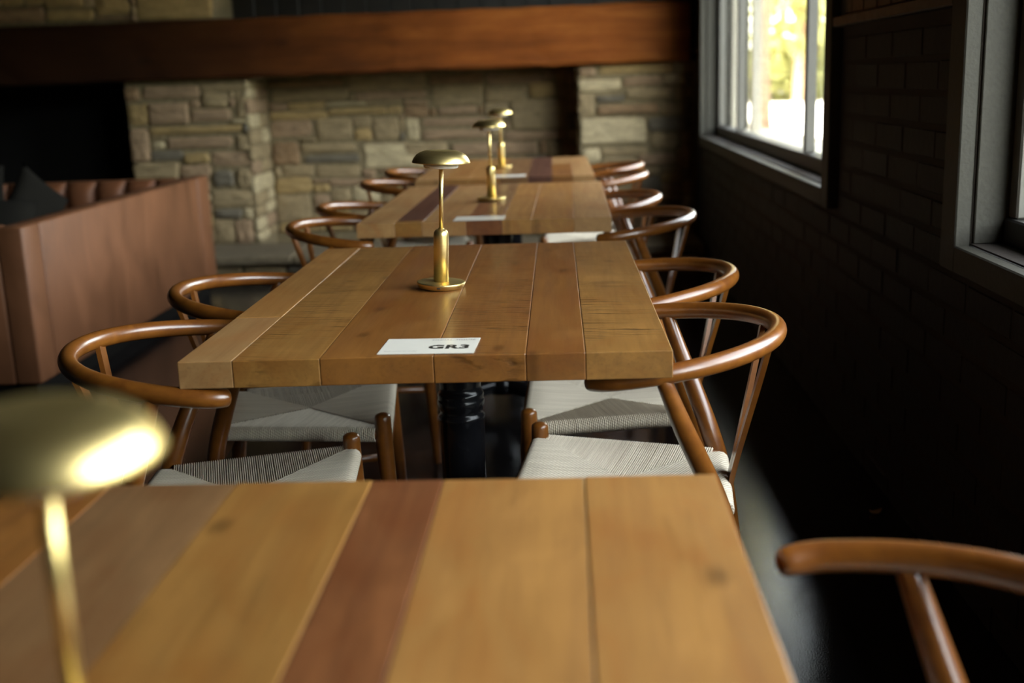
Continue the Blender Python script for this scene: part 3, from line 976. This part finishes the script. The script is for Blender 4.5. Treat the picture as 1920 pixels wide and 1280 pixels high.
def make_chair():
    c = empty('dining_chair')
    W_ = M['chair']
    hp = hoop_path()
    m = len(hp)
    radii = [0.0156 + 0.0006 * math.sin(PI * i / (m - 1)) for i in range(m)]
    for k in range(4):
        f = (0.93, 0.97, 0.99, 1.0)[k]
        radii[k] *= f; radii[-1 - k] *= f
    tube('back_rail', hp, radii, W_, c, 18, flat=(1.0, 0.98))
    for s in (-1, 1):
        p = catmull([(FX + 0.020, s * (FY + 0.008), 0.0), (FX + 0.008, s * (FY + 0.004), 0.22), (FX - 0.001, s * FY, 0.40), (FX - 0.002, s * (FY - 0.001), 0.466)], 6)
        tube('leg', p, lerp_list([0.0125, 0.0165, 0.0185, 0.0172], len(p)), W_, c, 16)
    for s in (-1, 1):
        p = catmull([(-0.225, s * 0.196, 0.0), (-0.205, s * 0.186, 0.20), (-0.180, s * 0.172, 0.38), (-0.152, s * 0.180, 0.48), (-0.105, s * 0.222, 0.60), (-0.072, s * 0.2445, 0.690)], 6)
        tube('leg', p, lerp_list([0.0125, 0.0165, 0.0188, 0.0188, 0.0165, 0.0125], len(p)), W_, c, 16)
    # Y shaped back splat made of two bowed bars that meet low down
    vs, fs = [], []
    for s in (-1, 1):
        p = catmull([(-0.180, s * 0.0125, 0.405), (-0.196, s * 0.0160, 0.48), (-0.214, s * 0.036, 0.56), (-0.232, s * 0.060, 0.64), (-0.247, s * 0.082, 0.712)], 6)
        a, b = tube_geo(p, [0.0130] * len(p), 8, False, (0.34, 1.0)) if False else (None, None)
        k0 = len(vs)
        for i, q in enumerate(p):
            wdt = 0.0125 + 0.002 * i / len(p)
            tx = 0.0045
            d = (p[min(i + 1, len(p) - 1)] - p[max(i - 1, 0)]).normalized()
            side = Vector((0, 1, 0)) - d * d.y
            side.normalize()
            nrm = d.cross(side).normalized()
            for (e, g) in ((-1, -1), (1, -1), (1, 1), (-1, 1)):
                vs.append(q + side * wdt * e + nrm * tx * g)
        for i in range(len(p) - 1):
            for k in range(4):
                q2 = (k + 1) % 4
                fs.append((k0 + i * 4 + k, k0 + i * 4 + q2, k0 + (i + 1) * 4 + q2, k0 + (i + 1) * 4 + k))
        fs.append((k0 + 3, k0 + 2, k0 + 1, k0))
        e0 = k0 + (len(p) - 1) * 4
        fs.append((e0, e0 + 1, e0 + 2, e0 + 3))
    mesh_obj('splat', vs, fs, W_, c)
    # rails under the cord, apron and side stretchers
    tube('seat_rail', [(FX, -FY, 0.430), (FX, FY, 0.430)], [0.012] * 2, W_, c, 10, False)
    tube('seat_rail', [(RX, -RY, 0.430), (RX, RY, 0.430)], [0.012] * 2, W_, c, 10, False)
    for s in (-1, 1):
        tube('seat_rail', [(FX, s * FY, 0.430), (RX, s * RY, 0.430)], [0.012] * 2, W_, c, 10, False)
        tube('stretcher', [(FX + 0.010, s * (FY + 0.004), 0.235), (-0.205, s * 0.186, 0.215)], [0.0095] * 2, W_, c, 10, False)
    box('apron', FX - 0.006, -FY, 0.345, FX + 0.008, FY, 0.378, W_, c, 0.003)
    box('apron', -0.190, -0.172, 0.345, -0.178, 0.172, 0.376, W_, c, 0.003)
    s_ = mesh_obj('woven_seat', None, None, None, c, data=cord_mesh())
    s_['label'] = 'pale woven paper cord seat'
    us = [(FX, -FY, 0.424), (FX, FY, 0.424), (RX, RY, 0.424), (RX, -RY, 0.424), (0.0, 0.0, 0.414)]
    mesh_obj('seat_underside', us, [(0, 1, 4), (1, 2, 4), (2, 3, 4), (3, 0, 4)], M['cord'], c)
    return c


chair0 = make_chair()
CHAIRS = [
    (0.098, 1.957, 3.040, 'reddish wood chair on the window side of the GR3 table, nearer the viewer'),
    (0.098, 2.497, 3.130, 'reddish wood chair on the window side of the GR3 table, farther from the viewer'),
    (-0.606, 1.912, 0.100, 'reddish wood chair on the booth side of the GR3 table, nearer the viewer'),
    (-0.610, 2.466, 0.120, 'reddish wood chair on the leather booth side of the GR3 table, farther from the viewer'),
    (0.128, 3.571, 3.180, 'dark chair with a glinting arm at the window side, front half of the second table'),
    (0.070, 4.139, 3.280, 'chair with white highlight on its rail, window side, back half of the second table'),
    (-0.612, 3.550, -0.060, 'chair with its forked splat showing, booth side, front half of the second table'),
    (-0.630, 4.087, 0.180, 'chair with pale streaked rail, booth side, back half of the second table'),
    (0.092, 5.115, 3.100, 'second chair out from the fireplace on the window side, tucked against the last table'),
    (0.112, 5.655, 3.040, 'chair nearest the fireplace on the window side'),
    (-0.640, 5.040, 0.150, 'second chair out from the fireplace on the booth side, tucked against the last table'),
    (-0.623, 5.623, 0.040, 'chair nearest the fireplace on the booth side'),
    (0.196, 0.791, 2.930, 'blurred chair at the window side of the closest table, only one arm and post showing'),
]
for i, (x, y, a, lab) in enumerate(CHAIRS):
    o = chair0 if i == 0 else copy_tree(chair0)
    o.location = (x, y, 0)
    o.rotation_euler = (0, 0, a)
    tag(o, lab, 'chair', 'wishbone-backed chairs around the plank tables')

# ------------------------------------------------------------------ lamps
def make_lamp():
    c = empty('table_lamp')
    B = M['brass']
    base = revolve('base', [(0.0435, 0.0), (0.0455, 0.001), (0.0485, 0.0085), (0.049, 0.0105), (0.0485, 0.0118), (0.046, 0.0122)], B, c, 64)
    box('charging_port', -0.0035, -0.0492, 0.0040, 0.0035, -0.0440, 0.0066, M['slot'], base, 0.0006)['label'] = 'small dark charging slot'
    prof = [(0.0151, 0.0122), (0.0151, 0.108)]
    for k in range(1, 9):
        a = k / 8 * PI / 2
        prof.append((0.0062 + 0.0089 * math.cos(a), 0.108 + 0.013 * math.sin(a)))
    prof.append((0.0062, 0.1225))
    revolve('body', prof, B, c, 40)
    revolve('stem', [(0.0044, 0.120), (0.0044, 0.256)], B, c, 24)
    outer = [(0.0572, 0.2560), (0.0575, 0.2572), (0.0563, 0.2606), (0.0535, 0.2660), (0.0490, 0.2718), (0.0430, 0.2762), (0.0360, 0.2790), (0.0320, 0.2800), (0.0313, 0.2806), (0.0300, 0.2808), (0.012, 0.2810)]
    inner = [(0.034, 0.2610), (0.050, 0.2602), (0.0560, 0.2564)]
    shade = revolve('shade', inner + outer, B, c, 72)
    revolve('diffuser', [(0.030, 0.2455), (0.0330, 0.2462), (0.0345, 0.249), (0.0345, 0.2605)], M['diffuser'], shade, 40)['label'] = 'white diffuser disc under the shade'
    for ch in c.children:
        ch.scale = (1, 1, 0.97)
    return c


lamp0 = make_lamp()
LAMPS = [
    ((-0.256, 2.226, 0.7520), (0, rad(2.8), 0), 'sharp brass lamp standing behind the printed GR3 card'),
    ((-0.256, 3.873, 0.7504), (0, 0, 0), 'brass lamp on the second table back, its shade overlapping the farthest lamp'),
    ((-0.297, 5.308, 0.7504), (0, 0, 0), 'smallest looking brass lamp, on the table by the fireplace'),
    ((-0.252, 0.497, 0.7404), (0, 0, 0), 'large blurred brass lamp cut off at the picture edge on the closest table'),
]
for i, (l, r, lab) in enumerate(LAMPS):
    o = lamp0 if i == 0 else copy_tree(lamp0)
    o.location = l
    o.rotation_euler = r
    tag(o, lab, 'lamp', 'brass mushroom lamps, one per table')


# ------------------------------------------------------------------ cards
def text_mesh(name, body, size, xs, loc, mat, parent, bold=0.0, spacing=1.0):
    cu = bpy.data.curves.new(name, 'FONT')
    cu.body = body
    cu.size = size
    cu.offset = bold
    cu.space_character = spacing
    cu.resolution_u = 3
    t = bpy.data.objects.new(name, cu)
    COL.objects.link(t)
    dg = bpy.context.evaluated_depsgraph_get()
    me = bpy.data.meshes.new_from_object(t.evaluated_get(dg))
    bpy.data.objects.remove(t)
    me.materials.clear()
    me.materials.append(mat)
    w0 = min(v.co.x for v in me.vertices); w1 = max(v.co.x for v in me.vertices)
    for v in me.vertices:
        v.co.x = (v.co.x - w0) * xs / (w1 - w0)
        v.co.z = 0
    o = mesh_obj(name, None, None, None, parent, data=me)
    o.location = loc
    return o


CWX, CWY = 0.150, 0.102


def card(x, y, rz, label):
    bm = bmesh.new()
    bm_box(bm, 0, 0, 0, CWX, CWY, 0.0007)
    o = bm_obj('table_card', bm, M['card'], None, loc=(x, y, 0.7507), rot=(0, 0, rz))
    return tag(o, label, 'card', 'white cards, one per table')


c1 = card(-0.2965, 1.6675, -0.035, 'white card printed GR3 at the front edge of the sharp table')
text_mesh('lettering', 'GR3', 0.034, 0.064, (0.0745, 0.030, 0.0010), M['ink'], c1, bold=0.0012, spacing=1.05)
text_mesh('heading', 'SOCIAL_HOUSE', 0.011, 0.070, (0.0735, 0.085, 0.0010), M['ink_grey'], c1, spacing=1.15)
text_mesh('caption', 'Scan code to order', 0.006, 0.052, (0.0085, 0.0145, 0.0010), M['ink_grey'], c1)
card(-0.337, 3.322, -0.03, 'white card in front of the lamp on the second table back')
card(-0.322, 4.80, -0.02, 'white card in front of the lamp on the table by the fireplace')

# ------------------------------------------------------------------ leather booth
booth = tag(empty('leather_booth', (-2.9, 5.2, 0)), 'brown leather booth with smooth outer back facing the plank tables', 'booth')


def BO(o):
    o.parent = booth
    o.location = Vector(o.location) - Vector((-2.9, 5.2, 0))
    return o


BX, BY0, BY1, BZ = -2.03, 4.09, 6.36, 0.682
for a, b in ((BY0, 4.235), (4.238, 6.155), (6.158, BY1)):
    BO(box('back_panel', BX - 0.10, a, 0.075, BX, b, BZ, M['leather'], None, 0.010, 2, True, origin=True))
BO(box('end_panel', -3.75, BY0, 0.075, BX - 0.102, BY0 + 0.10, BZ, M['leather'], None, 0.010, 2, True, origin=True))
BO(box('far_panel', -3.75, BY1 - 0.10, 0.075, BX - 0.102, BY1, BZ - 0.01, M['leather'], None, 0.010, 2, True, origin=True))
BO(box('plinth', -3.70, BY0 + 0.04, 0.0, BX - 0.04, BY1 - 0.04, 0.075, M['toe']))
BO(box('seat_base', -3.75, BY0 + 0.101, 0.076, BX - 0.101, BY1 - 0.101, 0.30, M['leather_dark'], None, 0.005))
for a, b in ((BY0 + 0.105, 5.2), (5.205, BY1 - 0.105)):
    BO(box('seat_pad', -3.73, a, 0.302, BX - 0.104, b, 0.43, M['leather_dark'], None, 0.03, 3, True, origin=True))


def pad(name, cx, cy, cz, wx, wy, wz, mat, n=8):
    vs, fs = [], []
    for side in (0, 1):
        for i in range(n + 1):
            for j in range(n + 1):
                u, v = 2 * i / n - 1, 2 * j / n - 1
                b = ((1 - abs(u) ** 2.6) * (1 - abs(v) ** 2.6)) ** 0.5
                vs.append((u * wx / 2, (-1 if side == 0 else 0.15) * b * wy, v * wz / 2 * (1 - 0.12 * abs(u) ** 3 * (v < 0))))
    k = (n + 1) ** 2
    for i in range(n):
        for j in range(n):
            q = i * (n + 1) + j
            fs.append((q, q + n + 1, q + n + 2, q + 1))
            fs.append((k + q, k + q + 1, k + q + n + 2, k + q + n + 1))
    return mesh_obj(name, vs, fs, mat, None, True, loc=(cx, cy, cz))


x = BX - 0.105 - 0.08
while x > -3.7:
    BO(pad('tuft', x, BY1 - 0.105, 0.555, 0.168, 0.055, 0.235, M['leather_dark']))
    x -= 0.17


def pillow(label, loc, rot, w, h, t, n=14):
    vs, fs = [], []
    for side in (-1, 1):
        for i in range(n + 1):
            for j in range(n + 1):
                u, v = 2 * i / n - 1, 2 * j / n - 1
                b = max(0.0, (1 - u ** 4) * (1 - v ** 4)) ** 0.6
                pin = 1 - 0.07 * (1 - abs(v) ** 2) * abs(u) ** 4, 1 - 0.07 * (1 - abs(u) ** 2) * abs(v) ** 4
                vs.append((u * w / 2 * pin[0], v * h / 2 * pin[1], side * b * t / 2))
    k = (n + 1) ** 2
    for i in range(n):
        for j in range(n):
            q = i * (n + 1) + j
            fs.append((k + q, k + q + n + 1, k + q + n + 2, k + q + 1))
            fs.append((q, q + 1, q + n + 2, q + n + 1))
    o = mesh_obj('cushion', vs, fs, M['cushion'], None, True, loc, rot)
    bm = bmesh.new(); bm.from_mesh(o.data)
    bmesh.ops.remove_doubles(bm, verts=bm.verts, dist=0.0005)
    bm.to_mesh(o.data); bm.free()
    return tag(o, label, 'cushion', 'grey cushions in the leather booth')


pillow('grey cushion standing on one corner inside the leather booth', (-2.41, 5.00, 0.650), (rad(90), rad(38), rad(70)), 0.31, 0.31, 0.09)
pillow('grey cushion lying as a low mound behind the booth end panel', (-2.36, 4.42, 0.60), (rad(40), 0, rad(20)), 0.42, 0.40, 0.15)
pillow('pale grey cushion behind the one standing on its corner', (-2.932, 5.35, 0.635), (rad(82), 0, rad(10)), 0.42, 0.40, 0.13)

# ------------------------------------------------------------------ dry leaf on the floor
vs, fs = [], []
for i in range(9):
    t = i / 8
    wv = 0.010 * math.sin(PI * min(1, t * 0.92 + 0.04))
    a = -0.9 + 1.8 * t
    px_, pz_ = 0.022 * math.sin(a), 0.0255 - 0.022 * math.cos(a)
    for s in (-1, 0, 1):
        vs.append((px_, s * wv, pz_ + (0.004 if s else 0) - 0.003))
for i in range(8):
    for k in range(2):
        fs.append((i * 3 + k, (i + 1) * 3 + k, (i + 1) * 3 + k + 1, i * 3 + k + 1))
lf = mesh_obj('fallen_leaf', vs, fs, M['dry_leaf'], None, True, (0.800, 2.84, 0.0005), (0, 0, rad(20)))
sm = lf.modifiers.new('thickness', 'SOLIDIFY'); sm.thickness = 0.0012
tag(lf, 'tiny curled tan leaf lying on the black floor by the brick wall', 'leaf')

# ------------------------------------------------------------------ trees outside the far window
def tree(x, y, h, r, mat, crown, n, label, seed):
    g = random.Random(seed)
    kind_ = 'shrub' if h < 5 else 'tree'
    t = tag(empty(kind_, (x, y, -0.2)), label, kind_, 'sunlit %ss outside the far window' % kind_)
    pts = [(g.uniform(-.08, .08) * k, g.uniform(-.08, .08) * k, h * 0.8 * k / 4) for k in range(5)]
    pts[0] = (0, 0, -0.05)
    pp = catmull(pts, 4)
    tube('trunk', pp, lerp_list([r * 1.25, r, r * 0.85, r * 0.6, r * 0.25], len(pp)), M['bark'], t, 12)
    for k in range(5):
        z = h * g.uniform(0.3, 0.65); a = g.uniform(0, 2 * PI); l = h * g.uniform(0.16, 0.28)
        b = [(0, 0, z), (l * .5 * math.cos(a), l * .5 * math.sin(a), z + l * .35), (l * math.cos(a), l * math.sin(a), z + l * .9)]
        bp = catmull(b, 4)
        tube('branch', bp, lerp_list([r * 0.4, r * 0.25, r * 0.08], len(bp)), M['bark'], t, 8)
    vs, fs = [], []
    for k in range(n):
        while True:
            u, v, w = g.uniform(-1, 1), g.uniform(-1, 1), g.uniform(-1, 1)
            if 0.1 < u * u + v * v + w * w < 1: break
        c = Vector((u * crown[0], v * crown[0], crown[1] + w * crown[2]))
        d1 = Vector((g.uniform(-1, 1), g.uniform(-1, 1), g.uniform(-1, 1))).normalized()
        d2 = d1.cross(Vector((g.uniform(-1, 1), g.uniform(-1, 1), g.uniform(-1, 1)))).normalized()
        s = g.uniform(0.10, 0.24) * (1.8 if h > 15 else 1.0)
        q = len(vs)
        vs += [c - d1 * s, c - d2 * s * .5, c + d1 * s, c + d2 * s * .5]
        fs.append((q, q + 1, q + 2, q + 3))
    f = mesh_obj('foliage', vs, fs, mat, t)
    f['kind'] = 'stuff'
    return t


tree(3.75, 22.0, 9.0, 0.16, M['leaf_gold'], (2.2, 5.6, 2.6), 1600, 'tree with a tan trunk and gold leaves, nearest outside the window', 3)
tree(9.6, 47.0, 20.0, 0.30, M['leaf_green'], (4.6, 11.4, 10.0), 7000, 'broad green tree with a pale trunk across the gravel', 5)
tree(14.6, 58.0, 22.0, 0.34, M['leaf_green'], (5.0, 12.5, 11.0), 7000, 'green tree beside the mullion, right of the pale trunk', 8)
tree(5.6, 66.0, 22.0, 0.34, M['leaf_gold'], (5.4, 14.0, 12.4), 7500, 'gold leaved tree behind the nearest trunk', 9)

for k_, (x_, y_, r_) in enumerate(((9.6, 49.5, 2.6), (12.6, 53.0, 2.8), (6.9, 50.5, 2.4))):
    tree(x_, y_, 3.4, 0.05, M['leaf_green'], (r_, 1.15, 1.35), 2600,
         ('yellow-green shrub low behind the pale trunk outside', 'yellow-green shrub beside the mullion outside', 'yellow-green shrub left of the pale trunk outside')[k_], 30 + k_)

# unseen woodland belt, added and sized to limit low sky light indoors
g = random.Random(21)
vs, fs = [], []
for k in range(9000):
    y = g.uniform(-45, 60)
    x = 17 + 5 * g.random() + 1.5 * math.sin(y * 0.4)
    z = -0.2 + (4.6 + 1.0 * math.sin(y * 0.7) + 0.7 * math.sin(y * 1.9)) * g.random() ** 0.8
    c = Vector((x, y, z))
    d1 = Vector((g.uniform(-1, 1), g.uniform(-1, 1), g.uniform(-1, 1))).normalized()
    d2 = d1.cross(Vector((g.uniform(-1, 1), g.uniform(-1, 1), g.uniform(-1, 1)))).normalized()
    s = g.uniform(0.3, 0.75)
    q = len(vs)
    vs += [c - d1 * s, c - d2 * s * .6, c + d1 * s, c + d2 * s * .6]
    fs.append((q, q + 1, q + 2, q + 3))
tag(mesh_obj('added_woods', vs, fs, M['added_woods']), 'unseen woodland belt added beyond the windows to limit low sky light', 'added_woods', kind='stuff')
